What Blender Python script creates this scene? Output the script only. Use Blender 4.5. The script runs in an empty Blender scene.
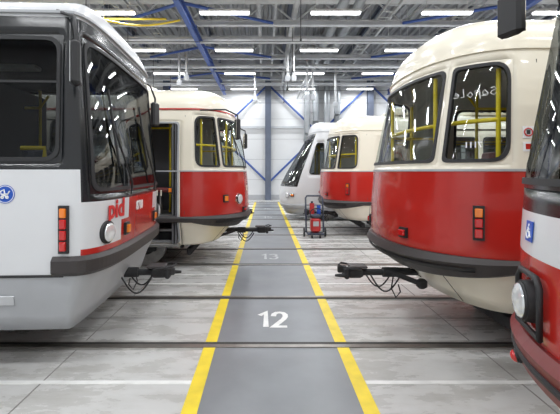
import bpy, math, numpy as np
from mathutils import Vector, Matrix
sc=bpy.context.scene
try:
    sc.view_settings.view_transform='Standard'
    sc.view_settings.look='None'
except Exception: pass
pi=math.pi
# ---------------------------------------------------------------- materials
MC={}
def mat(name,col,rough=.5,metal=0.,var=.06,scale=3.,coat=0.,emit=0.,bump=0.):
    if name in MC: return MC[name]
    m=bpy.data.materials.new(name); m.use_nodes=True
    nt=m.node_tree; N=nt.nodes; L=nt.links
    b=N['Principled BSDF']
    b.inputs['Roughness'].default_value=rough; b.inputs['Metallic'].default_value=metal
    b.inputs['Coat Weight'].default_value=coat; b.inputs['Coat Roughness'].default_value=.06
    tc=N.new('ShaderNodeTexCoord'); no=N.new('ShaderNodeTexNoise')
    no.inputs['Scale'].default_value=scale; no.inputs['Detail'].default_value=5
    L.new(tc.outputs['Object'],no.inputs['Vector'])
    r=N.new('ShaderNodeValToRGB')
    r.color_ramp.elements[0].position=.3; r.color_ramp.elements[1].position=.7
    r.color_ramp.elements[0].color=tuple(c*(1-var) for c in col)+(1,)
    r.color_ramp.elements[1].color=tuple(min(1,c*(1+var)) for c in col)+(1,)
    L.new(no.outputs['Fac'],r.inputs['Fac']); L.new(r.outputs['Color'],b.inputs['Base Color'])
    if emit:
        b.inputs['Emission Color'].default_value=tuple(col)+(1,); b.inputs['Emission Strength'].default_value=emit
    MC[name]=m; return m
def glassmat(name,tint,lo=.04,hi=.35):
    m=bpy.data.materials.new(name); m.use_nodes=True
    nt=m.node_tree; N=nt.nodes; L=nt.links; N.clear()
    o=N.new('ShaderNodeOutputMaterial'); t=N.new('ShaderNodeBsdfTransparent'); g=N.new('ShaderNodeBsdfGlossy')
    t.inputs['Color'].default_value=tuple(tint)+(1,); g.inputs['Roughness'].default_value=.03
    f=N.new('ShaderNodeLayerWeight'); f.inputs['Blend'].default_value=.3
    mr=N.new('ShaderNodeMapRange'); mr.inputs['To Min'].default_value=lo; mr.inputs['To Max'].default_value=hi
    mx=N.new('ShaderNodeMixShader')
    L.new(f.outputs['Fresnel'],mr.inputs['Value']); L.new(mr.outputs['Result'],mx.inputs['Fac'])
    L.new(t.outputs[0],mx.inputs[1]); L.new(g.outputs[0],mx.inputs[2]); L.new(mx.outputs[0],o.inputs['Surface'])
    return m
CREAM=mat('cream_paint',(.80,.745,.62),.28,coat=.4,var=.03,scale=1.5)
RED=mat('red_paint',(.46,.020,.014),.25,coat=.5,var=.06,scale=1.5)
WHITE=mat('white_paint',(.68,.69,.71),.3,coat=.4,var=.03,scale=1.5)
LGREY=mat('light_grey_paint',(.38,.39,.41),.4,var=.05)
SILV=mat('silver_paint',(.55,.56,.58),.35,metal=.3,var=.04)
BLACK=mat('black_gloss',(.012,.013,.015),.22,coat=.1)
RUB=mat('rubber',(.02,.02,.022),.6)
BUMP=mat('bumper_plastic',(.04,.034,.034),.5)
MAROON=mat('bumper_maroon',(.16,.015,.015),.4)
UND=mat('underframe',(.03,.03,.032),.8,var=.3,scale=8)
STEEL=mat('steel',(.35,.34,.33),.4,metal=.8,var=.2,scale=10)
LIN=mat('interior_lining',(.62,.62,.58),.6)
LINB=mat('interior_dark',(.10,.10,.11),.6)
SEAT=mat('seat_fabric',(.16,.03,.03),.7,var=.2,scale=20)
SEATG=mat('seat_grey',(.12,.13,.16),.7,var=.2,scale=20)
YEL=mat('yellow_handrail',(.88,.66,.02),.35)
TFLOOR=mat('tram_floor',(.12,.12,.12),.8)
GLASS=glassmat('glass_clear',(.78,.82,.81),.025,.18)
GLASSD=glassmat('glass_tinted',(.34,.36,.37),.012,.16)
CHROME=mat('chrome',(.8,.8,.8),.12,metal=1,var=.02)
LENS=mat('headlight_lens',(.85,.88,.9),.08,metal=.5,var=.05,scale=40)
LRED=mat('lens_red',(.55,.01,.01),.15,coat=1)
LORG=mat('lens_orange',(.85,.22,.02),.15,coat=1)
BLUES=mat('blue_sticker',(.01,.08,.45),.4)
WHT=mat('white_sticker',(.85,.85,.85),.5)
REDT=mat('red_lettering',(.6,.02,.02),.4)
BLUEST=mat('blue_steel',(.04,.09,.32),.5)

# ---------------------------------------------------------------- mesh builder
class MB:
    def __init__(s,name): s.name=name; s.V=[];s.F=[];s.M=[];s.S=[];s.mats=[]
    def mi(s,m):
        if m not in s.mats: s.mats.append(m)
        return s.mats.index(m)
    def add(s,V,F,m,smooth=False):
        o=len(s.V); s.V+= [tuple(v) for v in V]; i=s.mi(m)
        for f in F: s.F.append([a+o for a in f]); s.M.append(i); s.S.append(smooth)
    def box(s,c,d,m,R=None,ch=0):
        x,y,z=[q/2 for q in d]
        c=Vector(c)
        if ch<=0:
            P=[Vector((a*x,b*y,e*z)) for e in(-1,1) for b in(-1,1) for a in(-1,1)]
            F=[(0,2,3,1),(4,5,7,6),(0,1,5,4),(2,6,7,3),(0,4,6,2),(1,3,7,5)]
        else:
            P=[];
            for zz,k in((-z,1),(-z+ch,0),(z-ch,0),(z,1)):
                a=x-ch*k*1.0; b=y-ch*k*1.0; q=ch
                for (u,v) in((a-q,b),(a,b-q),(a,-b+q),(a-q,-b),(-a+q,-b),(-a,-b+q),(-a,b-q),(-a+q,b)):
                    P.append(Vector((u,v,zz)))
            F=[tuple(range(8)),tuple(reversed(range(24,32)))]
            for l in range(3):
                for i in range(8):
                    j=(i+1)%8; F.append((l*8+i,l*8+8+i,l*8+8+j,l*8+j))
            F=[tuple(f) for f in F]
        if R is not None: P=[R@p for p in P]
        s.add([p+c for p in P],F,m)
    def cyl(s,p0,p1,r,m,r1=None,n=20,caps=True):
        p0=Vector(p0);p1=Vector(p1); r1=r if r1 is None else r1
        d=(p1-p0).normalized(); a=d.orthogonal().normalized(); b=d.cross(a)
        V=[];
        for p,rr in((p0,r),(p1,r1)):
            for i in range(n):
                t=2*pi*i/n; V.append(p+a*math.cos(t)*rr+b*math.sin(t)*rr)
        s.add(V,[(i,(i+1)%n,n+(i+1)%n,n+i) for i in range(n)],m,True)
        if caps: s.add(V,[tuple(reversed(range(n))),tuple(range(n,2*n))],m,False)
    def tube(s,pts,r,m,n=8,closed=False):
        pts=[Vector(p) for p in pts]; V=[];K=len(pts); up=None
        for i,p in enumerate(pts):
            if closed: d=pts[(i+1)%K]-pts[i-1]
            else: d=pts[min(i+1,K-1)]-pts[max(i-1,0)]
            d.normalize()
            if up is None: up=d.orthogonal().normalized()
            a=(up-d*up.dot(d)).normalized(); up=a; b=d.cross(a)
            for j in range(n):
                t=2*pi*j/n; V.append(p+a*math.cos(t)*r+b*math.sin(t)*r)
        F=[]
        for i in range(K if closed else K-1):
            for j in range(n):
                k=(i+1)%K
                F.append((i*n+j,i*n+(j+1)%n,k*n+(j+1)%n,k*n+j))
        s.add(V,F,m,True)
        if not closed: s.add(V,[tuple(reversed(range(n))),tuple(range((K-1)*n,K*n))],m,False)
    def obj(s,parent=None,bevel=0):
        me=bpy.data.meshes.new(s.name); me.from_pydata(s.V,[],s.F); me.update()
        for m in s.mats: me.materials.append(m)
        me.polygons.foreach_set('material_index',s.M); me.polygons.foreach_set('use_smooth',s.S)
        o=bpy.data.objects.new(s.name,me); sc.collection.objects.link(o)
        if parent: o.parent=parent
        return o
def empty(name,loc,rz=0):
    e=bpy.data.objects.new(name,None); sc.collection.objects.link(e); e.location=loc; e.rotation_euler=(0,0,rz); e.empty_display_size=.3
    return e
def text(name,body,size,m,parent,M,ext=.002,sx=1,shear=0):
    c=bpy.data.curves.new(name,'FONT'); c.body=body; c.size=size; c.extrude=ext; c.align_x='CENTER'; c.align_y='CENTER'; c.shear=shear
    c.materials.append(m); c.offset=.004*size/.15
    o=bpy.data.objects.new(name,c); sc.collection.objects.link(o); o.parent=parent
    o.matrix_local=M@Matrix.Diagonal((sx,1,1,1)); return o

# ---------------------------------------------------------------- tram shell
class Shell:
    def __init__(s,D,W,p,L,prof,zr,rh,e=1.0,ze=1.0):
        s.D,s.W,s.L,s.zr,s.rh,s.e,s.ze=D,W,L,zr,rh,e,ze
        th=np.linspace(0,pi/2,600)
        x=D*(1-np.abs(np.cos(th))**(2/p)); y=W*np.abs(np.sin(th))**(2/p)
        d=np.concatenate([[0],np.cumsum(np.hypot(np.diff(x),np.diff(y)))])
        s.tx,s.ty,s.ta=x,y,d; s.arc=float(d[-1]); s.H=2*s.arc+(L-2*D)
        z=[q[0] for q in prof]; zz=np.linspace(z[0],z[-1],200)
        w=np.interp(zz,z,[q[1] for q in prof]); n=np.interp(zz,z,[q[2] for q in prof])
        k=np.hanning(15); k/=k.sum()
        f=lambda a: np.convolve(np.pad(a,7,mode='reflect',reflect_type='odd'),k,'valid')
        s.pz,s.pw,s.pn=zz,f(w),f(n)
    def P(s,a,v):
        sg=1 if a>=0 else -1; a=min(abs(a),s.H); mir=a>s.H/2
        if mir: a=s.H-a
        if a<s.arc: xb=float(np.interp(a,s.ta,s.tx)); yb=float(np.interp(a,s.ta,s.ty))
        else: xb=s.D+a-s.arc; yb=s.W
        if v<=s.zr: w=float(np.interp(v,s.pz,s.pw)); n=float(np.interp(v,s.pz,s.pn)); z=v
        else:
            ph=min(v-s.zr,1)*pi/2; w=s.pw[-1]*max(math.cos(ph),0)**s.e; z=s.zr+s.rh*math.sin(ph)**s.ze
            n=s.pn[-1]+(s.D*.98-s.pn[-1])*(1-max(math.cos(ph),0)**s.e)
        x=s.D-(s.D-n)*(1-xb/s.D) if xb<s.D else xb
        if mir: x=s.L-x
        return Vector((x,sg*yb*w/s.W,z))
    def N(s,a,v):
        h=.01
        return ((s.P(a,v+h)-s.P(a,v-h)).cross(s.P(a+h,v)-s.P(a-h,v))).normalized()
    def O(s,a,v,o): return s.P(a,v)+s.N(a,v)*o
    def frame(s,a,v,o=0):
        n=s.N(a,v); up=Vector((0,0,1)); x=up.cross(n).normalized(); y=n.cross(x)
        M=Matrix.Identity(4)
        for i in range(3): M[i][0]=x[i];M[i][1]=y[i];M[i][2]=n[i];M[i][3]=s.O(a,v,o)[i]
        return M
def dedupe(l,t=.004):
    l=sorted(l); r=[l[0]]
    for q in l[1:]:
        if q-r[-1]>t: r.append(q)
    return r
def build_body(sh,holes,matfn,mats,slines,vlines,vbot,parent,lin=LIN):
    S=list(np.linspace(-sh.arc*1.05,sh.arc*1.05,61))+[q for h in holes for q in h[:2]]+slines
    x=sh.arc*1.05
    while x<sh.H-sh.arc: S+=[x,-x]; x+=.7
    for q in np.linspace(sh.H-sh.arc*1.05,sh.H,16): S+=[q,-q]
    keep=sorted(set([round(q,5) for h in holes for q in h[:2]]+[round(q,5) for q in slines]))
    S=dedupe(keep+[q for q in S if all(abs(q-k)>.02 for k in keep)],1e-4)
    keepv=sorted(set([round(q,5) for h in holes for q in h[2:4]]+[round(q,5) for q in vlines]+[vbot]))
    V0=list(np.linspace(vbot,sh.zr,22))+[sh.zr+q for q in (.06,.12,.2,.28,.36,.45,.55,.65,.75,.85,.93,1.0)]
    V=dedupe(keepv+[q for q in V0 if all(abs(q-k)>.015 for k in keepv)],1e-4)
    vs=[sh.P(a,v) for v in V for a in S]; n=len(S); F=[];M=[]
    for j in range(len(V)-1):
        for i in range(n-1):
            a=(S[i]+S[i+1])/2; v=(V[j]+V[j+1])/2
            if any(h[0]<a<h[1] and h[2]<v<h[3] for h in holes): continue
            F.append((j*n+i,(j+1)*n+i,(j+1)*n+i+1,j*n+i+1)); M.append(matfn(a,v))
    me=bpy.data.meshes.new('body_shell'); me.from_pydata([tuple(q) for q in vs],[],F); me.update()
    for m in mats: me.materials.append(m)
    for m in mats: me.materials.append(lin)
    me.polygons.foreach_set('material_index',M); me.polygons.foreach_set('use_smooth',[True]*len(F))
    o=bpy.data.objects.new('body_shell',me); sc.collection.objects.link(o); o.parent=parent
    so=o.modifiers.new('thick','SOLIDIFY'); so.thickness=.035; so.offset=-1; so.material_offset=len(mats); so.use_rim=True; so.material_offset_rim=len(mats)
    return o
def window(mb,sh,h,fill,glass,r=.1,poly=None,rim=.03,marg=.012,rimm=RUB):
    s0,s1,v0,v1=h[:4]; c=Vector(((s0+s1)/2,(v0+v1)/2)); hw,hh=(s1-s0)/2,(v1-v0)/2
    if poly is None: poly=[(-hw+marg,-hh+marg),(hw-marg,-hh+marg),(hw-marg,hh-marg),(-hw+marg,hh-marg)]
    rr=[r]*len(poly) if not isinstance(r,(list,tuple)) else list(r)
    poly=[Vector(p) for p in poly]; K=len(poly); pts=[]
    def lim(i):
        i=i%K
        return min(rr[i],(poly[i-1]-poly[i]).length*.45,(poly[(i+1)%K]-poly[i]).length*.45)
    for i in range(K):
        A,B,C=poly[i-1],poly[i],poly[(i+1)%K]
        r_=lim(i)
        p=B+(A-B).normalized()*r_; q=B+(C-B).normalized()*r_
        for t in np.linspace(0,1,7): pts.append(p*(1-t)**2+B*2*t*(1-t)+q*t*t)
        B2=C+(B-C).normalized()*lim(i+1)
        k=max(1,int((B2-q).length/.07))
        for t in range(1,k): pts.append(q.lerp(B2,t/k))
    cor=[Vector((a*hw,b*hh)) for a in(-1,1) for b in(-1,1)]
    dirs=pts+cor; dirs.sort(key=lambda d: math.atan2(d.y/hh,d.x/hw))
    inn=[];out=[]
    for d in dirs:
        k=min(hw/abs(d.x) if abs(d.x)>1e-6 else 1e9, hh/abs(d.y) if abs(d.y)>1e-6 else 1e9)
        out.append(d*k)
        best=None
        for i in range(len(pts)):
            a,b=pts[i],pts[(i+1)%len(pts)]; e=b-a
            det=d.x*(-e.y)+d.y*e.x
            if abs(det)<1e-12: continue
            t=(a.x*(-e.y)+a.y*e.x)/det; u=(d.x*a.y-d.y*a.x)/det
            if t>0 and -1e-4<=u<=1+1e-4: best=t if best is None else max(best,t)
        inn.append(d*(best if best else 1))
    n=len(dirs)
    def ring(L,off,kx=1,ky=1): return [sh.O(c.x+p.x*kx,c.y+p.y*ky,off) for p in L]
    kx,ky=(hw-rim)/hw,(hh-rim)/hh
    strip=lambda a:[((i),(i+1)%n,n+(i+1)%n,n+i) for i in range(n)]
    ox,oy=(hw+.006)/hw,(hh+.006)/hh
    mb.add(ring(out,.0015,ox,oy)+ring(inn,.0015),strip(0),fill,True)
    mb.add(ring(inn,0)+ring(inn,.012),strip(0),rimm,True)
    mb.add(ring(inn,.012)+ring(inn,.012,kx,ky),strip(0),rimm,True)
    mb.add(ring(inn,.012,kx,ky)+ring(inn,-.03,kx,ky),strip(0),rimm,True)
    if glass:
        V=[];F=[]; fr=[1,.85,.68,.5,.33,.16]
        for f in fr: V+=ring(inn,.0,kx*f,ky*f)
        V.append(sh.O(c.x,c.y,0))
        for j in range(len(fr)-1):
            for i in range(n): F.append((j*n+i,j*n+(i+1)%n,(j+1)*n+(i+1)%n,(j+1)*n+i))
        j=len(fr)-1
        for i in range(n): F.append((j*n+i,j*n+(i+1)%n,len(V)-1))
        mb.add(V,F,glass,True)
def band(mb,sh,s0,s1,v0,v1,o0,o1,m,step=.08,round_=True,v0e=None,o1e=None,v1e=None):
    k=max(2,int((s1-s0)/step)); S=np.linspace(s0,s1,k+1); q=6; V=[]; sm=max(abs(s0),abs(s1))
    for a in S:
        t=(abs(a)/sm)**2.5
        b0=v0 if v0e is None else v0+(v0e-v0)*t
        b1=v1 if v1e is None else v1+(v1e-v1)*t
        oo=o1 if o1e is None else o1+(o1e-o1)*t
        ch=min(.3*(b1-b0),abs(oo-o0)*.5) if round_ else 0
        V+=[sh.O(a,v,o) for v,o in ((b0,o0),(b0,oo-ch),(b0+ch,oo),(b1-ch,oo),(b1,oo-ch),(b1,o0))]
    F=[(i*q+j,i*q+j+1,(i+1)*q+j+1,(i+1)*q+j) for i in range(k) for j in range(q-1)]
    F+=[tuple(range(q)),tuple(reversed(range(k*q,k*q+q)))]
    mb.add(V,F,m,False)
def round_lamp(mb,sh,a,v,r,lens=LENS,bez=CHROME,dep=.03):
    p=sh.O(a,v,-.02); n=sh.N(a,v)
    mb.cyl(p,p+n*(dep+.02),r*1.18,bez,r*1.1,n=28)
    mb.cyl(p+n*(dep+.021),p+n*(dep+.03),r,RUB,r*.97,n=28)
    for k in range(4):
        r0=r*.92*math.cos(k*.38);r1=r*.92*math.cos((k+1)*.38)
        mb.cyl(p+n*(dep+.031+.02*math.sin(k*.38)),p+n*(dep+.031+.02*math.sin((k+1)*.38)),r0,lens,r1,n=28,caps=(k==3))
def lampbox(mb,sh,a,v,w,h,cols,frame_m=RUB):
    M=sh.frame(a,v,0); R=M.to_3x3(); c=M.translation
    mb.box(c+R@Vector((0,0,.01)),(w+.03,h+.03,.03),frame_m,R)
    k=len(cols)
    for i,m in enumerate(cols):
        mb.box(c+R@Vector((0,h/2-h/k*(i+.5),.028)),(w,h/k-.012,.035),m,R,ch=.006)
def coupler(parent,length=.42,side=1,xs=.1):
    mb=MB('coupler')
    z=.52
    mb.box((xs+.55,0,z+.03),(.5,.16,.14),UND)
    mb.cyl((xs+.45,0,z),(-length+.2,0,z),.036,UND)
    mb.cyl((xs+.05,0,z),(xs-.1,0,z),.055,UND)
    mb.box((-length+.15,0,z),(.18,.14,.11),UND,ch=.02)
    mb.box((-length+.05,0,z+.0),(.05,.2,.12),UND,ch=.012)
    mb.box((-length,.06,z+.02),(.06,.05,.08),UND,ch=.01)
    mb.cyl((-length+.03,-.07,z-.02),(-length-.08,-.07,z-.02),.025,UND,.014)
    mb.box((-length+.18,0,z+.07),(.2,.18,.025),BUMP,ch=.008)
    mb.tube([(-length+.2,.12,z+.05),(-length+.02,.12,z+.08),(-length-.03,0,z+.08),(-length+.02,-.12,z+.08),(-length+.2,-.12,z+.05)],.01,UND)
    for sy in(-1,1):
        pts=[(xs+.05-t*.32,side*.05*sy+sy*.08,z-.02-.17*math.sin(pi*t)-.02*sy*t) for t in np.linspace(0,1,12)]
        mb.tube(pts,.009,RUB)
    mb.tube([(xs-.02,-.13,z),(xs-.05,-.15,z-.14),(xs-.0,-.15,z-.24),(xs+.05,-.15,z-.18),(xs+.03,-.14,z-.1)],.008,RUB)
    mb.cyl((xs-.05,-.03,z+.02),(xs+.22,-.24,z-.06),.028,UND); mb.cyl((xs+.1,.12,z),(xs+.55,.5,z-.1),.025,UND)
    mb.box((xs+.24,-.26,z-.06),(.1,.1,.1),UND,ch=.02)
    return mb.obj(parent)
def chassis(parent,L,xb=2.7,fz=.9,x0=.75,wd=1.0):
    mb=MB('underframe')
    mb.box((L/2,0,(fz+.42)/2),(L-2*x0-.8,2*wd,fz-.5),UND)
    for x in(xb,L-xb):
        for w in(-.95,.95):
            mb.cyl((x+w,-.82,.36),(x+w,.82,.36),.07,STEEL)
            for y in(-.76,.76):
                sg=1 if y>0 else -1
                mb.cyl((x+w,y-.055,.352),(x+w,y+.055,.352),.335,STEEL,n=32)
                mb.cyl((x+w,y+sg*.055,.352),(x+w,y+sg*.075,.352),.15,UND,n=20)
        for y in(-.93,.93):
            mb.box((x,y,.36),(2.3,.09,.16),UND,ch=.02)
        mb.box((x,0,.18),(1.0,1.3,.12),UND)
    for x in (1.0,L-1.0):
        mb.box((x,0,.26),(.08,1.7,.14),UND,ch=.02)
        for y in(-.7,.7): mb.box((x+ (.15 if x<2 else -.15),y,.5),(.06,.06,.4),UND)
    return mb.obj(parent)
def interior(parent,sh,L,fz,seatm,railv,x0=1.5,rails=True,ceil=2.72):
    mb=MB('cabin_floor'); 
    S=list(np.linspace(-sh.arc,sh.arc,25)); ring=[sh.O(a,fz+.02,-.05) for a in S]
    ring+=[Vector((L-p.x,p.y,p.z)) for p in reversed(ring)]
    n=len(ring); V=[Vector((p.x,p.y,fz)) for p in ring]+[Vector((p.x,p.y,fz-.05)) for p in ring]
    mb.add(V,[tuple(range(n)),tuple(reversed(range(n,2*n)))]+[(i,(i+1)%n,n+(i+1)%n,n+i) for i in range(n)],TFLOOR); mb.obj(parent)
    mb=MB('seats'); x=x0
    while x<L-1.5:
        for y in(-.85,.85,.42):
            if y==.42 and int(x/.8)%2: continue
            mb.box((x,y,fz+.42),(.4,.4,.07),seatm,ch=.02)
            R=Matrix.Rotation(.18,3,'Y')
            mb.box((x+.21,y,fz+.72),(.06,.4,.56),seatm,R,ch=.02)
            mb.cyl((x,y,fz),(x,y,fz+.4),.03,STEEL,n=10)
        x+=.8
    mb.obj(parent)
    mb=MB('handrails')
    if rails:
        mb.tube([sh.O(a,railv,-.14) for a in np.linspace(-sh.arc*1.05,sh.arc*1.05,30)],.02,YEL)
        for a in(-1.5,-.75,.75,1.5):
            p=sh.O(a,railv,-.14); mb.cyl((p.x,p.y,fz),(p.x,p.y,2.55),.02,YEL,n=10)
    for y in(-.55,.55):
        mb.tube([(1.3,y,2.6)]+[(1.4,y,2.45)]+[(L-1.4,y,2.45),(L-1.3,y,2.6)],.018,YEL)
        x=1.4
        while x<L-1: mb.cyl((x,y,fz),(x,y,2.66),.018,YEL,n=10); x+=1.6
    mb.obj(parent)
    mb=MB('cabin_ceiling_lights')
    x=1.6
    while x<L-1.4: mb.box((x,0,ceil+.09),(.9,.16,.05),LIN,ch=.01); x+=1.5
    mb.obj(parent)
def mirror(parent,p,root,w=.17,h=.32,ang=.3):
    mb=MB('wing_mirror'); p=Vector(p); root=Vector(root)
    R=Matrix.Rotation(ang,3,'Z')
    mb.box(p,(.07,w,h),RUB,R,ch=.02)
    mb.box(p+R@Vector((.036,0,0)),(.004,w-.03,h-.03),CHROME,R)
    mid=Vector((p.x,p.y,p.z+h/2+.06))
    mb.tube([root,root.lerp(mid,.6)+Vector((-.05,0,.06)),mid,p+Vector((0,0,h/2-.02))],.014,RUB)
    mb.obj(parent)
def pictogram(parent,sh,a,v,r,kind):
    M=sh.frame(a,v,.002); R=M.to_3x3(); c=M.translation; mb=MB('pictogram_sticker')
    q=lambda x,y,z=0: c+R@Vector((x*r,y*r,z))
    if kind=='pram': mb.cyl(q(0,0),q(0,0,.003),r,BLUES,n=32); mb.cyl(q(0,0,.0031),q(0,0,.0035),r*.93,WHT,n=32); mb.cyl(q(0,0,.0036),q(0,0,.004),r*.86,BLUES,n=32)
    else: mb.box(q(0,0,.002),(2*r,2*r,.004),BLUES,R)
    z=.006; t=r*.075
    if kind=='pram':
        mb.tube([q(.5,.35,z),q(.3,.0,z),q(-.4,0,z),q(-.45,.3,z),q(-.1,.5,z),q(0,.02,z)],t,WHT,n=6)
        for x in(-.28,.22): mb.tube([q(x+.13*math.cos(k),-.32+.13*math.sin(k),z) for k in np.linspace(0,2*pi,10)[:-1]],t,WHT,n=6,closed=True)
        mb.tube([q(-.3,0,z),q(.22,-.3,z)],t,WHT,n=6)
    elif kind=='chair':
        mb.cyl(q(-.1,.6,z-.003),q(-.1,.6,z),r*.14,WHT,n=12)
        mb.tube([q(-.1,.42,z),q(-.08,-.05,z),q(.3,-.05,z),q(.5,-.55,z),q(.65,-.5,z)],t*1.2,WHT,n=6)
        mb.tube([q(-.08,.2,z),q(.25,.2,z)],t,WHT,n=6)
        mb.tube([q(-.12+.42*math.cos(k),-.28+.42*math.sin(k),z) for k in np.linspace(2.0,6.0,14)],t,WHT,n=6)
    mb.obj(parent)

# ---------------------------------------------------------------- vintage tram
def vintage(loc,rz,door=False,blackmask=False,front=False,number=None,c0=.95,q1=1.58,gap=.05):
    E=empty('vintage_tram',loc,rz); L=13.6
    prof=[(.42,1.08,.50),(.6,1.14,.38),(.76,1.21,.16),(.84,1.24,.03),(.92,1.25,0),(1.3,1.25,.0),(1.66,1.245,.03),(1.75,1.24,.05),(2.55,1.18,.22),(2.72,1.15,.27)]
    if blackmask: prof[:4]=[(.42,1.12,.25),(.6,1.18,.12),(.76,1.23,.04),(.84,1.245,.01)]
    sh=Shell(.98,1.25,2.35,L,prof,2.72,.46,e=.85)
    A=sh.arc; wz0,wz1=1.72,2.60
    g0=c0+gap
    if blackmask: c0,g0,q1,wz0=1.35,1.4,1.85,1.58
    holes=[(-c0,c0,wz0,wz1),(g0,q1,wz0,wz1),(-q1,-g0,wz0,wz1),(sh.H-1.0,sh.H,wz0,wz1),(-sh.H,-sh.H+1.0,wz0,wz1)]
    doors=[]
    if door:
        doors.append((A+.10,A+.98,.45,2.5)); x=A+1.15
    else: x=A+.42
    xs=A+.42
    side=[]
    while x+1.1<sh.H-A-.2:
        side.append((x,x+1.12,1.75,2.54)); x+=1.24
    while xs+1.1<sh.H-A-.2:
        side.append((-xs-1.12,-xs,1.75,2.54)); xs+=1.24
    holes_all=holes+side+doors
    def mf(a,v):
        if blackmask:
            if 1.47<v<2.68 and abs(a)<1.95: return 2
            if 1.28<v<1.47: return 3
            if v<.74: return 0
            if v<1.28: return 1
            return 0
        if v<.82: return 0
        if v<1.66: return 1
        return 0
    build_body(sh,holes_all,mf,[CREAM,RED,BLACK,WHITE],[1.95,-1.95],[.74,.82,1.28,1.47,1.66,2.68],.42,E)
    mb=MB('windows'); g=GLASSD if blackmask else GLASS; fl=BLACK if blackmask else CREAM
    window(mb,sh,holes[0],fl,g,r=.07)
    window(mb,sh,holes[1],fl,g,r=[.05,.16,.16,.05]); window(mb,sh,holes[2],fl,g,r=[.16,.05,.05,.16])
    for h in side: window(mb,sh,h,CREAM,GLASS,r=.12)
    for h in doors: window(mb,sh,h,CREAM,None,r=.06,rim=.03,rimm=LGREY)
    for h in side:
        band(mb,sh,h[0]+.03,h[1]-.03,2.24,2.262,-.012,.012,RUB,step=.5,round_=False)
    mb.obj(E)
    mb=MB('bumper')
    bm=MAROON if blackmask else BUMP; bo=.05 if blackmask else .075
    band(mb,sh,-1.7,1.7,.69 if not blackmask else .75,.93,-.02,bo,bm,v0e=.81,o1e=.035,v1e=.915)
    band(mb,sh,1.7,A+2.6,.815,.91,-.01,.03,bm); band(mb,sh,-A-2.6,-1.7,.815,.91,-.01,.03,bm)
    band(mb,sh,-1.3,1.3,.83,.855,bo-.01,bo+.012,RUB,o1e=bo-.02)
    mb.obj(E)
    mb=MB('trim_strips')
    if not blackmask: band(mb,sh,-A-11,A+11,1.655,1.675,0,.008,LGREY,step=.1,round_=False)
    band(mb,sh,-A-11,A+11,2.69,2.715,0,.02,RED if front else CREAM,step=.1,round_=False)
    for a in(-1.9,1.9,-.9,.9,-3.2,3.2): band(mb,sh,a-.004,a+.004,.43,.80,0,.003,UND,step=.1,round_=False)
    for a in(-A-.02,A+.02): band(mb,sh,a-.003,a+.003,.95,2.6,0,.003,UND,step=.1,round_=False)
    mb.obj(E)
    mb=MB('lamps')
    if front:
        for a in(-.78,.78): round_lamp(mb,sh,a,1.18,.085)
        for a in(-1.12,1.12): lampbox(mb,sh,a,1.2,.07,.1,[LORG])
        for a in (-A-.25,A+.25): lampbox(mb,sh,a,1.35,.05,.08,[LORG])
        for a in(-.55,.55): lampbox(mb,sh,a,.98,.08,.05,[LRED])
    elif blackmask:
        for a in(-.56,.56):
            M=sh.frame(a,1.09,0); R=M.to_3x3(); c=M.translation
            round_lamp(mb,sh,a,1.09,.08,bez=RUB,dep=.045)
            mb.tube([c+R@Vector((.13*sx,.12*sy,.02)) for sx,sy in((-1,-1),(1,-1),(1,.7),(.7,1),(-.7,1),(-1,.7))],.014,RUB,closed=True)
        for a in(-.66,.66): round_lamp(mb,sh,a,.82,.03,lens=LRED,bez=RUB,dep=.055)
    else:
        for a in(-1.34,1.34): lampbox(mb,sh,a,1.22,.06,.26,[LORG,LRED,LRED])
        for a in(-.62,.62): lampbox(mb,sh,a,1.06,.08,.07,[LRED])
    mb.obj(E)
    if front or blackmask:
        mb=MB('wipers')
        for a in((-.55,.45) if not blackmask else (-.9,.2)):
            mb.tube([sh.O(a,wz0-.03,.02),sh.O(a+.02,wz0+.08,.04),sh.O(a+.28,2.28,.03)],.008,RUB)
            mb.tube([sh.O(a+.2,1.95,.02),sh.O(a+.30,2.46,.02)],.011,RUB)
        mb.obj(E)
    if door:
        mb=MB('folding_door')
        d=doors[0]
        for k,a in enumerate((d[0]+.04,d[1]-.04)):
            p=sh.P(a,1.4); 
            for j in range(2):
                x=p.x+(.035+.05*j)*(1 if k==0 else -1)
                yy=sh.W-.24
                mb.box((x,yy,1.05),(.03,.38,1.2),LINB,ch=.006)
                mb.box((x,yy,2.4),(.03,.38,.1),LINB,ch=.006)
                mb.box((x,yy,2.02),(.008,.34,.7),GLASSD)
                for e in(-.175,.175): mb.box((x,yy+e,2.0),(.03,.03,.72),LINB)
        xa,xb=sh.P(d[0],1).x,sh.P(d[1],1).x
        for i,(z,y) in enumerate(((.42,1.02),(.65,.82))):
            mb.box(((xa+xb)/2,y,z),(xb-xa-.04,.3,.05),STEEL,ch=.008)
            mb.box(((xa+xb)/2,y-.15,z+.1),(xb-xa-.04,.02,.2),UND)
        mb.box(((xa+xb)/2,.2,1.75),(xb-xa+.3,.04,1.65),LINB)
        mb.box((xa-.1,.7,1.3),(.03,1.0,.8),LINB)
        mb.cyl((xa+.14,1.02,.9),(xa+.14,1.02,2.3),.015,YEL,n=10)
        mb.obj(E)
    mb=MB('roof_equipment')
    for x in(2.6,4.6,8.6,10.6):
        mb.box((x,0,3.24),(1.5,1.5,.2),CREAM,ch=.05)
        for k in range(6): mb.box((x-.5+k*.2,.755,3.24),(.08,.01,.1),UND); mb.box((x-.5+k*.2,-.755,3.24),(.08,.01,.1),UND)
    mb.box((6.6,0,3.22),(1.2,1.5,.1),UND,ch=.02)
    for y in(-.5,.5):
        mb.tube([(6.1,y,3.28),(7.3,y*.8,3.48),(6.3,y*.9,3.6)],.02,RED)
    mb.cyl((6.3,-.85,3.62),(6.3,.85,3.62),.025,STEEL); mb.cyl((6.1,-.5,3.28),(6.1,.5,3.28),.02,RED)
    mb.obj(E)
    chassis(E,L,x0=1.1)
    interior(E,sh,L,.92,SEAT,2.12)
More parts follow.
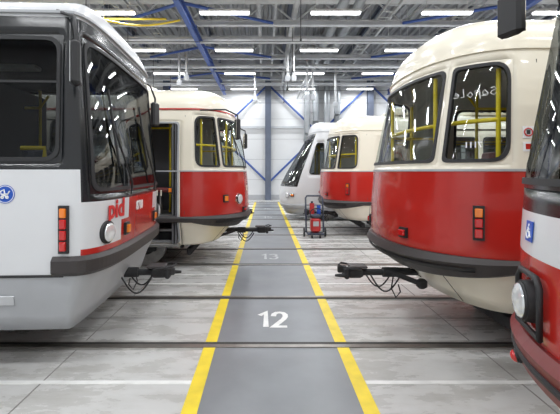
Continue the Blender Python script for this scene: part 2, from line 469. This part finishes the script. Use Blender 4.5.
    coupler(E,.42,1,xs=.15)
    if number and front:
        text('fleet_number',number,.13,CREAM,E,sh.frame(.25,1.35,.003))
        text('fleet_number_side',number,.13,CREAM,E,sh.frame(A+.5,1.3,.003))
    return E,sh
# right tram on near track
E,sh=vintage((1.28,4.57,0),0,number='7111')
text('window_number','7111',.07,WHT,E,sh.frame(-1.27,1.88,.004),ext=.0005,sx=-1)
mbx=MB('window_lettering')   # hand-painted scrawl on the inside of the pane, reads reversed from outside
M=sh.frame(-1.27,2.32,.004);R=M.to_3x3();c=M.translation
for x0,pp in ((-.17,[(.05,.05),(.02,.06),(0,.04),(.04,.02),(.05,0),(.02,-.02),(0,0)]),(-.10,[(0,.0),(.03,.04),(.05,.02),(.04,-.02),(.01,-.02),(.0,.0),(.06,-.02)]),
              (-.03,[(0,-.05),(.01,.05),(.05,.04),(.05,.01),(.01,0)]),(.04,[(.02,.03),(0,.0),(.02,-.03),(.05,0),(.02,.03)]),(.11,[(.02,.07),(.01,-.02),(.04,-.02)]),(.17,[(.0,.0),(.04,.01),(.03,.03),(0,.01),(.01,-.02),(.05,-.02)])):
    mbx.tube([c+R@Vector((-.85*(x0+a),.85*b,0)) for a,b in pp],.0035,WHT,n=5)
mbx.obj(E)
mbx=MB('warning_stickers')
M=sh.frame(-1.72,1.98,.003);R=M.to_3x3();c=M.translation
mbx.box(c,(.09,.1,.004),WHT,R); mbx.tube([c+R@Vector((.032*math.cos(k),.032*math.sin(k),.004)) for k in np.linspace(0,2*pi,16)[:-1]],.006,LRED,n=6,closed=True)
mbx.box(c+R@Vector((0,0,.003)),(.03,.035,.003),UND,R)
M=sh.frame(-1.72,1.86,.003);c=M.translation
mbx.box(c,(.09,.08,.004),WHT,R); mbx.box(c+R@Vector((0,0,.003)),(.05,.045,.003),RED,R); mbx.obj(E)
# left tram, second track
E,sh=vintage((-.33,7.92,0),pi,door=True,front=True,number='8211',c0=1.15,q1=1.66,gap=.03)
mirror(E,(.12,1.28,2.35),(.75,1.2,2.68),w=.16,h=.34)
mirror(E,(.12,-1.28,2.35),(.75,-1.2,2.68),w=.16,h=.34)
# right tram third track
E,sh=vintage((1.55,11.3,0),0)
# left tram third track
E,sh=vintage((-.80,11.3,0),pi,front=True,number='8402')
# near right tram (first track)
E,sh=vintage((1.10,1.2,0),0,blackmask=True)
mirror(E,(.42,1.30,2.62),(.8,1.15,2.9),w=.17,h=.26)
pictogram(E,sh,.62,1.385,.045,'chair')
mb=MB('handrail'); mb.tube([sh.O(a,1.0,.04) for a in np.linspace(1.5,2.3,8)],.01,RUB); mb.obj(E)

# ---------------------------------------------------------------- boxy tram
def boxy(loc,rz):
    E=empty('city_tram',loc,rz); L=14.4
    prof=[(.34,1.18,.27),(.6,1.235,.15),(.80,1.25,.02),(1.4,1.25,.0),(1.7,1.25,.02),(2.6,1.22,.13),(2.98,1.19,.18)]
    sh=Shell(.33,1.25,3.3,L,prof,2.98,.2,e=.45,ze=1.0); A=sh.arc
    holes=[(-1.2,1.2,1.47,2.78)]
    side=[]; x=A+.02
    for k in range(9):
        w=.8 if k==0 else 1.2
        side+=[(x,x+w,1.73,2.78),(-x-w,-x,1.73,2.78)]; x+=w+.1
    def mf(a,v):
        q=abs(a)
        if v>2.94: return 0
        if q<1.28 and v>1.40: return 2
        if v>1.67: return 2
        if v<.80: return 3
        if q<.52 and v<1.40: return 1
        if q<.72 and v<1.20: return 1
        if q<1.28 and .8<v<1.01: return 1
        return 0
    build_body(sh,holes+side,mf,[WHITE,RED,BLACK,LGREY],[1.28,-1.28,.52,-.52,.72,-.72],[.80,1.01,1.20,1.40,1.67,2.94],.34,E,lin=LINB)
    mb=MB('windows')
    window(mb,sh,holes[0],BLACK,GLASSD,r=.1)
    for h in side:
        window(mb,sh,h,BLACK,GLASSD,r=.12)
        band(mb,sh,h[0]+.03,h[1]-.03,2.38,2.40,-.012,.012,RUB,step=.5,round_=False)
    mb.obj(E)
    mb=MB('bumper'); band(mb,sh,-1.5,1.5,.80,.96,-.02,.045,BUMP,step=.05); mb.obj(E)
    mb=MB('trim_strips')
    for a in (A+.86,A+2.3,-A-.95): band(mb,sh,a-.004,a+.004,.36,1.66,0,.003,UND,step=.1,round_=False)
    band(mb,sh,A,A+12,.79,.81,0,.008,UND,step=.5,round_=False)
    band(mb,sh,-A-12,A+12,2.96,2.99,0,.03,LGREY,step=.1,round_=False)
    band(mb,sh,A+.4,A+1.0,.56,.64,0,.01,SILV,step=.1); mb.obj(E)
    mb=MB('lamps')
    for a in(-1.0,1.0): round_lamp(mb,sh,a,1.12,.09,bez=RUB,dep=.02)
    for a in(-.60,.60): lampbox(mb,sh,a,1.10,.07,.09,[LORG])
    for a in(-1.41,1.41): lampbox(mb,sh,a,1.18,.05,.36,[LORG,LRED,LRED,LRED])
    mb.obj(E)
    M=sh.frame(.84,1.31,.006)
    text('operator_logo','pid',.24,REDT,E,M,sx=1.15)
    text('fleet_number','8710',.13,WHT,E,sh.frame(.15,1.29,.006))
    pictogram(E,sh,A+.46,1.47,.075,'pram')
    mb=MB('wipers')
    for a in(-.5,.5):
        mb.tube([sh.O(a,1.43,.02),sh.O(a+.05,1.55,.05),sh.O(a+.35,2.05,.04)],.01,RUB)
        mb.tube([sh.O(a+.3,1.7,.03),sh.O(a+.38,2.4,.03)],.012,RUB)
    mb.obj(E)
    mirror(E,(.17,1.40,2.5),(.42,1.17,3.0),w=.16,h=.34,ang=.3)
    mirror(E,(.17,-1.40,2.5),(.42,-1.17,3.0),w=.16,h=.34,ang=-.3)
    mb=MB('driver_desk'); mb.box((.55,0,1.25),(.5,1.9,.5),LINB,ch=.05); mb.box((1.05,.2,1.55),(.12,.5,.7),SEATG,ch=.04)
    mb.cyl((1.0,.2,.9),(1.0,.2,1.25),.05,STEEL); mb.box((.95,.2,1.25),(.45,.48,.1),SEATG,ch=.03); mb.box((1.6,0,1.8),(.03,2.2,1.7),LINB)
    mb.tube([(.6,1.0,1.78),(.6,1.0,1.86),(.8,1.0,1.86)],.02,YEL); mb.obj(E)
    mb=MB('roof_equipment')
    for x in(2.6,5.2,9,11): mb.box((x,0,3.28),(1.5,1.5,.2),LGREY,ch=.05)
    mb.obj(E)
    chassis(E,L); interior(E,sh,L,.9,SEATG,2.0,x0=2.1,rails=False); coupler(E,.34,1,xs=.15)
    return E,sh
boxy((-1.38,4.57,0),pi+.05)

# ---------------------------------------------------------------- modern tram
def modern(loc,rz):
    E=empty('low_floor_tram',loc,rz); L=14.5
    prof=[(.2,1.15,.25),(.5,1.22,.08),(.8,1.25,0),(1.15,1.25,.06),(1.6,1.25,.28),(2.3,1.24,.7),(2.9,1.2,1.05),(3.05,1.18,1.12)]
    sh=Shell(1.5,1.25,2.6,L,prof,3.05,.35,e=.6); A=sh.arc
    holes=[(-1.15,1.15,1.25,2.8),(1.6,A-.02,1.55,2.65),(-A+.02,-1.6,1.55,2.65)]
    x=A+.12; side=[]
    while x+1.4<sh.H-A: side+=[(x,x+1.4,1.3,2.65),(-x-1.4,-x,1.3,2.65)]; x+=1.52
    def mf(a,v):
        if abs(a)<1.3 and 1.15<v<2.95: return 1
        if v<.45: return 2
        return 0
    build_body(sh,holes+side,mf,[WHITE,BLACK,LGREY],[1.3,-1.3],[1.15,2.95,.45],.2,E,lin=LIN)
    mb=MB('windows'); window(mb,sh,holes[0],BLACK,GLASSD,r=.2)
    for h in holes[1:]: window(mb,sh,h,WHITE,GLASSD,r=.15)
    for h in side: window(mb,sh,h,WHITE,GLASSD,r=.1)
    mb.obj(E)
    mb=MB('lamps')
    for a in(-.95,.95): round_lamp(mb,sh,a,.85,.09)
    for a in(-1.15,1.15): lampbox(mb,sh,a,.86,.1,.08,[LORG])
    mb.obj(E)
    mb=MB('bumper'); band(mb,sh,-1.6,1.6,.42,.56,-.02,.04,LGREY); mb.obj(E)
    mb=MB('trim_strips'); band(mb,sh,-A-10,A+10,2.98,3.02,0,.01,LGREY,round_=False); mb.obj(E)
    chassis(E,L,fz=.6); interior(E,sh,L,.62,SEATG,1.9,x0=2.4,rails=False)
modern((.5,14.75,0),0)

# ---------------------------------------------------------------- hall
X0,X1,Y0,Y1,ZC=-17.,18.,-5.,24.,7.7
fm=mat('concrete_floor',(.57,.567,.555),.34,var=.08,scale=.8)
nt=fm.node_tree; N=nt.nodes; Lk=nt.links; b=N['Principled BSDF']; ramp=[n for n in N if n.type=='VALTORGB'][0]; tc=[n for n in N if n.type=='TEX_COORD'][0]
mp=N.new('ShaderNodeMapping'); mp.inputs['Scale'].default_value=(.7,1.8,1); Lk.new(tc.outputs['Object'],mp.inputs['Vector'])
n2=N.new('ShaderNodeTexNoise'); n2.inputs['Scale'].default_value=2.4; n2.inputs['Detail'].default_value=10; n2.inputs['Roughness'].default_value=.66; Lk.new(mp.outputs[0],n2.inputs['Vector'])
r2=N.new('ShaderNodeValToRGB'); r2.color_ramp.elements[0].position=.30; r2.color_ramp.elements[0].color=(.70,.68,.65,1); r2.color_ramp.elements[1].position=.58; r2.color_ramp.elements[1].color=(1,1,1,1)
Lk.new(n2.outputs['Fac'],r2.inputs['Fac'])
mx=N.new('ShaderNodeMix'); mx.data_type='RGBA'; mx.blend_type='MULTIPLY'; mx.inputs['Factor'].default_value=1
Lk.new(ramp.outputs['Color'],mx.inputs[6]); Lk.new(r2.outputs['Color'],mx.inputs[7]); Lk.new(mx.outputs[2],b.inputs['Base Color'])
mr=N.new('ShaderNodeMapRange'); mr.inputs['To Min'].default_value=.14; mr.inputs['To Max'].default_value=.42; Lk.new(n2.outputs['Fac'],mr.inputs['Value']); Lk.new(mr.outputs[0],b.inputs['Roughness'])
mb=MB('floor'); mb.box(((X0+X1)/2,(Y0+Y1)/2,-.1),(X1-X0,Y1-Y0,.2),fm); mb.obj()
WALL=mat('wall_panel_white',(.70,.71,.72),.6,var=.03,scale=.6)
for nm,c,d in(('wall_back',((X0+X1)/2,Y1+.1,ZC/2),(X1-X0+.4,.2,ZC)),('wall_front',((X0+X1)/2,Y0-.1,ZC/2),(X1-X0+.4,.2,ZC)),
              ('wall_left',(X0-.1,(Y0+Y1)/2,ZC/2),(.2,Y1-Y0,ZC)),('wall_right',(X1+.1,(Y0+Y1)/2,ZC/2),(.2,Y1-Y0,ZC))):
    mb=MB(nm); mb.box(c,d,WALL); mb.obj()
DECK=mat('roof_deck_metal',(.36,.37,.39),.5,metal=.2,var=.08,scale=2)
mb=MB('ceiling'); mb.box(((X0+X1)/2,(Y0+Y1)/2,ZC+.12),(X1-X0+.4,Y1-Y0+.4,.04),DECK)
x=X0
while x<X1-.2:
    mb.add([(x,Y0,ZC),(x+.12,Y0,ZC),(x+.16,Y0,ZC+.1),(x-.04,Y0,ZC+.1),(x,Y1,ZC),(x+.12,Y1,ZC),(x+.16,Y1,ZC+.1),(x-.04,Y1,ZC+.1)],
           [(0,1,5,4),(1,2,6,5),(3,0,4,7),(0,3,2,1),(4,5,6,7)],DECK); x+=.32
mb.obj()
TR=mat('truss_paint_grey',(.50,.52,.55),.5,var=.08)
TRD=mat('beam_dark',(.10,.12,.17),.5,var=.1)
def hbeam(mb,p0,p1,h,w,m):
    p0=Vector(p0);p1=Vector(p1); d=(p1-p0); L=d.length; d.normalize()
    z=Vector((0,0,1)); z=(z-d*z.dot(d)).normalized() if abs(d.z)<.99 else Vector((0,1,0)); y=z.cross(d)
    R=Matrix((d,y,z)).transposed(); c=(p0+p1)/2
    mb.box(c,(L,w*.15,h),m,R); mb.box(c+z*(h/2),(L,w,h*.1),m,R); mb.box(c-z*(h/2),(L,w,h*.1),m,R)
mb=MB('roof_trusses')
for y in(4.5,9.2,13.6,17.6,21.6):
    hbeam(mb,(X0,y,7.45),(X1,y,7.45),.2,.2,TR); hbeam(mb,(X0,y,6.65),(X1,y,6.65),.16,.2,TR)
    x=X0; k=0
    while x<X1-.5:
        a,bz=(6.68,7.42) if k%2==0 else (7.42,6.68)
        mb.cyl((x,y,a),(x+.9,y,bz),.035,TR,n=8); x+=.9;k+=1
x=-15.6
while x<X1:
    hbeam(mb,(x,Y0,7.58),(x,Y1,7.58),.2,.14,TRD); x+=3.3
mb.obj()
mb=MB('crane_beam')
for X in (-2.35,7.2):
    hbeam(mb,(X,Y0+.1,6.3),(X,Y1-.3,6.3),.26,.16,BLUEST)
    for y in(4.5,9.2,13.6,17.6,21.6): mb.box((X,y,6.5),(.12,.12,.2),BLUEST)
for X,d in ((-2.35,-2.6),(-2.35,2.6),(7.2,-2.6)):
    for y in(11.4,15.4,19.4): mb.tube([(X,y,6.42),(X+d,y+2.1,6.62)],.05,BLUEST)
mb.obj()
# all suspended services hang in one assembly
SV=empty('ceiling_services',(0,0,0))
mb=MB('cable_trays')
TRAY=mat('galvanised',(.55,.56,.57),.4,metal=.4,var=.1,scale=5)
for y,z in((12.6,6.95),(14.9,6.5),(16.4,6.9),(18.8,6.55),(20.2,6.9),(22.6,6.5)):
    mb.box(((X0+X1)/2,y,z),(X1-X0,.3,.02),TRAY); 
    for e in(-.15,.15): mb.box(((X0+X1)/2,y+e,z+.04),(X1-X0,.01,.09),TRAY)
    x=X0+1
    while x<X1: mb.cyl((x,y,z),(x,y,ZC+.05),.012,TRAY,n=6); x+=3
for x,z,r in((-.2,7.1,.08),(.35,7.0,.05),(1.0,7.0,.1),(4.3,7.0,.08),(-6.2,7.1,.08),(9.5,7.0,.08)):
    mb.cyl((x,Y0,z),(x,Y1,z),r,TRAY,n=12)
# longitudinal ladder trays
for x in(-4.0,3.9,6.4):
    for e in(-.18,.18): mb.box((x+e,(Y0+Y1)/2,6.75),(.02,Y1-Y0,.1),TRAY)
    y=Y0+.3
    while y<Y1: mb.box((x,y,6.73),(.36,.04,.02),TRAY); y+=.5
    for y in range(-3,24,3): mb.cyl((x,y,6.75),(x,y,ZC+.05),.012,TRAY,n=6)
for y,z in((14.2,6.2),(17.2,6.1),(18.6,6.3),(21,6.25)):
    mb.cyl((X0,y,z),(X1,y,z),.045,TR,n=12)
    x=X0+1
    while x<X1: mb.cyl((x,y,z),(x,y,ZC+.05),.01,TRAY,n=6); x+=3.5
mb.obj(SV)
mb=MB('yellow_cable')
YC=mat('yellow_cable',(.8,.6,.05),.5)
pts=[]
for i in range(61):
    t=i/60; X=-16+t*13.5; pts.append((X,11.9,6.12-.16*abs(math.sin(t*pi*6))))
mb.tube(pts,.03,YC,n=6)
mb.cyl((-15.5,12.3,6.3),(-3.0,12.3,6.3),.035,YC,n=8)
for i in range(0,61,10): mb.cyl(pts[i],(pts[i][0],pts[i][1],ZC+.05),.008,TRAY,n=6)
mb.obj(SV)
mb=MB('drop_pipes')
for x,y,z0 in((.9,16.2,5.4),(1.15,16.2,5.4),(1.9,18.2,5.0),(2.15,18.2,5.0),(-.5,20,5.3),(3.4,19.5,4.9),(-3.6,17,5.4),(-3.3,17,5.6)):
    mb.cyl((x,y,z0),(x,y,ZC+.05),.05,TRAY,n=10); mb.box((x,y,z0),(.2,.14,.24),TR,ch=.02)
for x in(.9,1.15): mb.cyl((x,16.2,6.4),(x,23.8,6.4),.05,TRAY,n=10)
for x in(1.9,2.15): mb.cyl((x,18.2,6.0),(x,23.8,6.0),.05,TRAY,n=10)
mb.obj(SV)
mb=MB('ventilation_ducts')
DU=mat('duct_metal',(.34,.36,.38),.4,metal=.4,var=.1)
for x,zb in ((2.45,3.9),(2.95,4.6),(3.6,4.2),(4.2,5.0)): 
    mb.cyl((x,23.5,zb),(x,23.5,7.7),.17,DU,n=20); mb.cyl((x,23.5,zb),(x,23.95,zb-.4),.17,DU,n=20)
    for z in(5.1,5.8,6.6): mb.cyl((x,23.5,z),(x,23.5,z+.05),.19,DU,n=20)
for x in (2.45,2.95):
    mb.cyl((x,9,6.95),(x,23.5,6.95),.16,DU,n=20)
    for y in (10,12,14,16,18,20,22): mb.cyl((x,y,6.95),(x,y+.05,6.95),.18,DU,n=20)
mb.cyl((X0,22.9,7.2),(X1,22.9,7.2),.25,DU,n=20)
mb.obj(SV)
mb=MB('overhead_wires')
for y in(1.2,4.57,7.92,11.3,14.75,18.1,21.4):
    mb.cyl((X0,y,5.3),(X1,y,5.3),.008,UND,n=6)
    for x in(-11,-5,1,7,13): mb.cyl((x,y,5.3),(x,y,7.7),.012,UND,n=6); mb.box((x,y,5.34),(.05,.05,.08),UND)
mb.obj(SV)
mb=MB('wall_bracing')
for x in(-11.8,-5.8,.18,6.2,12.2):
    hbeam(mb,(x,23.8,0),(x,23.8,7.6),.3,.34,TRD)
for a in(-5.8,.18,6.2,):
    mb.cyl((a,23.75,1.0),(a+6,23.75,6.8),.06,BLUEST,n=10); mb.cyl((a+6,23.8,1.0),(a,23.8,6.8),.06,BLUEST,n=10)
for z in(4.3,): mb.box((.5,23.9,z),(34,.08,.12),TR)
mb.obj()
SEAM=mat('seam',(.4,.41,.43),.6)
mb=MB('trim_panel_seams')
for z in(1.2,2.4,3.6,4.8,6.0): mb.box(((X0+X1)/2,Y1-.003,z),(X1-X0,.01,.02),SEAM)
mb.obj()
mb=MB('baseboard_back'); mb.box(((X0+X1)/2,Y1-.02,.15),(X1-X0,.04,.3),SEAM); mb.obj()
EM=mat('lamp_diffuser',(.96,.985,1),.5,emit=7,var=0)
HOUS=mat('lamp_housing',(.6,.6,.6),.4)
mb=MB('fluorescent_lamps'); lp=[]
for x in(-11.2,-7.9,-4.6,-1.2,2.1,5.4,8.7,12):
    for y in(-3,.8,4.5,8.3,12,15.7,19.4,23.0):
        mb.box((x,y,6.42),(1.5,.2,.07),HOUS); mb.box((x,y,6.365),(1.44,.16,.045),EM)
        for e in(-.6,.6): mb.cyl((x+e,y,6.45),(x+e,y,ZC+.05),.008,HOUS,n=6)
        lp.append((x,y,6.33))
lo=mb.obj(SV)
for p in lp:
    l=bpy.data.lights.new('lamp_light','AREA'); l.shape='RECTANGLE'; l.size=1.44; l.size_y=.16; l.energy=70; l.color=(.955,.98,1.0)
    o=bpy.data.objects.new('lamp_light',l); sc.collection.objects.link(o); o.location=p; o.parent=lo
# ---------------------------------------------------------------- floor markings and rails
LANE=mat('walkway_grey_paint',(.20,.21,.225),.35,var=.10,scale=2.5)
YLN=mat('yellow_line_paint',(.82,.62,.03),.45,var=.12,scale=6)
WLN=mat('white_line_paint',(.78,.78,.76),.5,var=.12,scale=6)
WORN=mat('worn_white_paint',(.52,.53,.53),.5,var=.25,scale=14)
xa,xb=-.52,.73
FE=empty('floor_track_and_markings',(0,0,0))
w=MB('walkway'); ya,yb=-4.8,22; w.box(((xa+xb)/2,(ya+yb)/2,.002),(xb-xa,yb-ya,.004),LANE)
for x in(xa,xb): w.box((x,(ya+yb)/2,.004),(.11,yb-ya,.006),YLN)
TRK={11:1.2,12:4.57,13:7.92,14:11.3,15:14.75,16:18.1,17:21.4}
DG={'1':[[(.05,.78),(.36,1),(.36,0)]],
'2':[[(0,.72),(.04,.88),(.17,.98),(.32,1),(.48,.96),(.58,.84),(.57,.68),(.48,.52),(0,.02),(.6,.02)]],
'3':[[(0,.85),(.14,.97),(.32,1),(.52,.92),(.55,.72),(.43,.56),(.22,.53)],[(.43,.54),(.58,.42),(.59,.2),(.46,.04),(.26,0),(.08,.05),(0,.17)]],
'4':[[(.45,0),(.45,.97),(0,.3),(.62,.3)]],
'5':[[(.55,1),(.08,1),(.04,.55),(.28,.63),(.52,.52),(.59,.28),(.45,.05),(.2,0),(0,.12)]],
'6':[[(.5,.97),(.25,.9),(.06,.6),(.02,.3),(.12,.06),(.32,0),(.54,.1),(.58,.32),(.45,.5),(.28,.53),(.08,.42)]],
'7':[[(0,.98),(.6,.98),(.2,0)]]}
def stroke(mb,pts,wd,z,m):
    P=[Vector((p[0],p[1],0)) for p in pts]; V=[]
    for i,p in enumerate(P):
        d0=(P[i]-P[i-1]).normalized() if i else (P[1]-P[0]).normalized()
        d1=(P[i+1]-P[i]).normalized() if i<len(P)-1 else d0
        n0=Vector((-d0.y,d0.x,0)); n1=Vector((-d1.y,d1.x,0)); n=(n0+n1).normalized(); k=wd/2/max(.45,n.dot(n0))
        V+=[p+n*k+Vector((0,0,z)),p-n*k+Vector((0,0,z))]
    mb.add(V,[(2*i,2*i+1,2*i+3,2*i+2) for i in range(len(P)-1)],m)
for k,y in TRK.items():
    hgt,wid=.44,.235; X=-.075; yy=y-.28
    for ch in str(k):
        for st in DG[ch]: stroke(w,[(X+p[0]*wid,yy+p[1]*hgt) for p in st],.06 if k==12 else .05,.0075,WLN if k==12 else WORN)
        X+=.17 if ch=='1' else .2
w.obj(FE)
SL=mat('rail_slot',(.035,.033,.03),.7,var=.2)
RAIL=mat('rail_steel',(.28,.26,.24),.35,metal=.7,var=.2,scale=6)
BED=mat('rail_bedding_grout',(.36,.35,.33),.5,var=.3,scale=7)
mb=MB('rails')
for k,y in TRK.items():
    for e in(-.7175,.7175):
        sg=1 if e>0 else -1
        for a,bb in((X0+.05,xa-.06),(xb+.06,X1-.05)):
            mb.box(((a+bb)/2,y+e,.001),(bb-a,.21,.002),BED)
        mb.box(((X0+X1)/2,y+e+sg*.035,.006),(X1-X0-.1,.065,.012),RAIL)
        mb.box(((X0+X1)/2,y+e-sg*.025,.0045),(X1-X0-.1,.055,.009),SL)
mb.obj(FE)
mb=MB('bay_lines')
JT=mat('concrete_joint',(.22,.21,.20),.7,var=.2)
for k,y in TRK.items():
    for e in(-1.4,1.4):
        mb.box(((X0+xa-.06)/2,y+e,.0015),(xa-.06-X0,.05,.003),WLN); mb.box(((X1+xb+.06)/2,y+e,.0015),(X1-xb-.06,.05,.003),WLN)
for x in(-10.5,-7.5,-4.5,-1.75,2.0,5,8,11,14): mb.box((x,(Y0+Y1)/2,.0008),(.012,Y1-Y0-.2,.0016),JT)
for k,y in TRK.items():
    for a,bb in((X0+.05,xa-.06),(xb+.06,X1-.05)): mb.box(((a+bb)/2,y,.0008),(bb-a,.01,.0016),JT)
mb.obj(FE)
# ---------------------------------------------------------------- service trolley
E=empty('service_trolley',(1.27,10.35,0),0)
mb=MB('frame')
DK=mat('trolley_dark',(.04,.05,.08),.5); TRED=mat('trolley_red',(.45,.03,.03),.4)
for x in(-.22,.22):
    mb.tube([(x,-.05,.12),(x,.05,.6),(x,.12,.98),(x*.8,.2,1.03)],.022,DK)
    mb.cyl((x*1.15,-.0,.12),(x*1.3,-.0,.12),.12,RUB,n=24); mb.cyl((x*1.12,0,.12),(x*1.32,0,.12),.04,CHROME,n=12)
mb.tube([(-.18,.2,1.03),(.18,.2,1.03)],.022,DK)
mb.cyl((-.28,0,.12),(.28,0,.12),.015,STEEL,n=8)
mb.box((0,-.12,.1),(.42,.36,.04),DK,ch=.01)
mb.cyl((-.12,-.3,.06),(-.08,-.3,.06),.06,RUB,n=16);mb.cyl((.08,-.3,.06),(.12,-.3,.06),.06,RUB,n=16)
for z in(.5,.8): mb.cyl((-.22,.05,z),(.22,.05,z),.012,DK,n=8)
mb.obj(E)
mb=MB('machine')
mb.box((0,-.12,.32),(.24,.32,.36),TRED,ch=.04); mb.box((0,-.12,.54),(.28,.26,.1),DK,ch=.03)
mb.box((.0,-.285,.36),(.14,.02,.12),LGREY); mb.cyl((-.08,-.1,.58),(-.08,-.1,.86),.06,TRED,n=16); mb.cyl((.09,-.1,.58),(.09,-.1,.8),.05,BLUES,n=16)
mb.cyl((-.08,-.1,.86),(-.08,-.1,.91),.03,DK,n=12)
mb.tube([(.12,-.2,.5)]+[(.16*math.cos(t)+.02,-.25,.62+.12*math.sin(t)) for t in np.linspace(-1,5.5,18)],.014,RUB)
mb.obj(E)
# ---------------------------------------------------------------- world, camera
wd=bpy.data.worlds.new('World'); sc.world=wd; wd.use_nodes=True
wd.node_tree.nodes['Background'].inputs[0].default_value=(.5,.55,.6,1); wd.node_tree.nodes['Background'].inputs[1].default_value=.3
cd=bpy.data.cameras.new('Camera'); co=bpy.data.objects.new('Camera',cd); sc.collection.objects.link(co)
co.location=(0,0,1.65); co.rotation_euler=(pi/2,0,0); cd.lens=26; cd.sensor_width=36; cd.shift_x=15/560; cd.shift_y=-35/560; cd.clip_start=.05
sc.camera=co
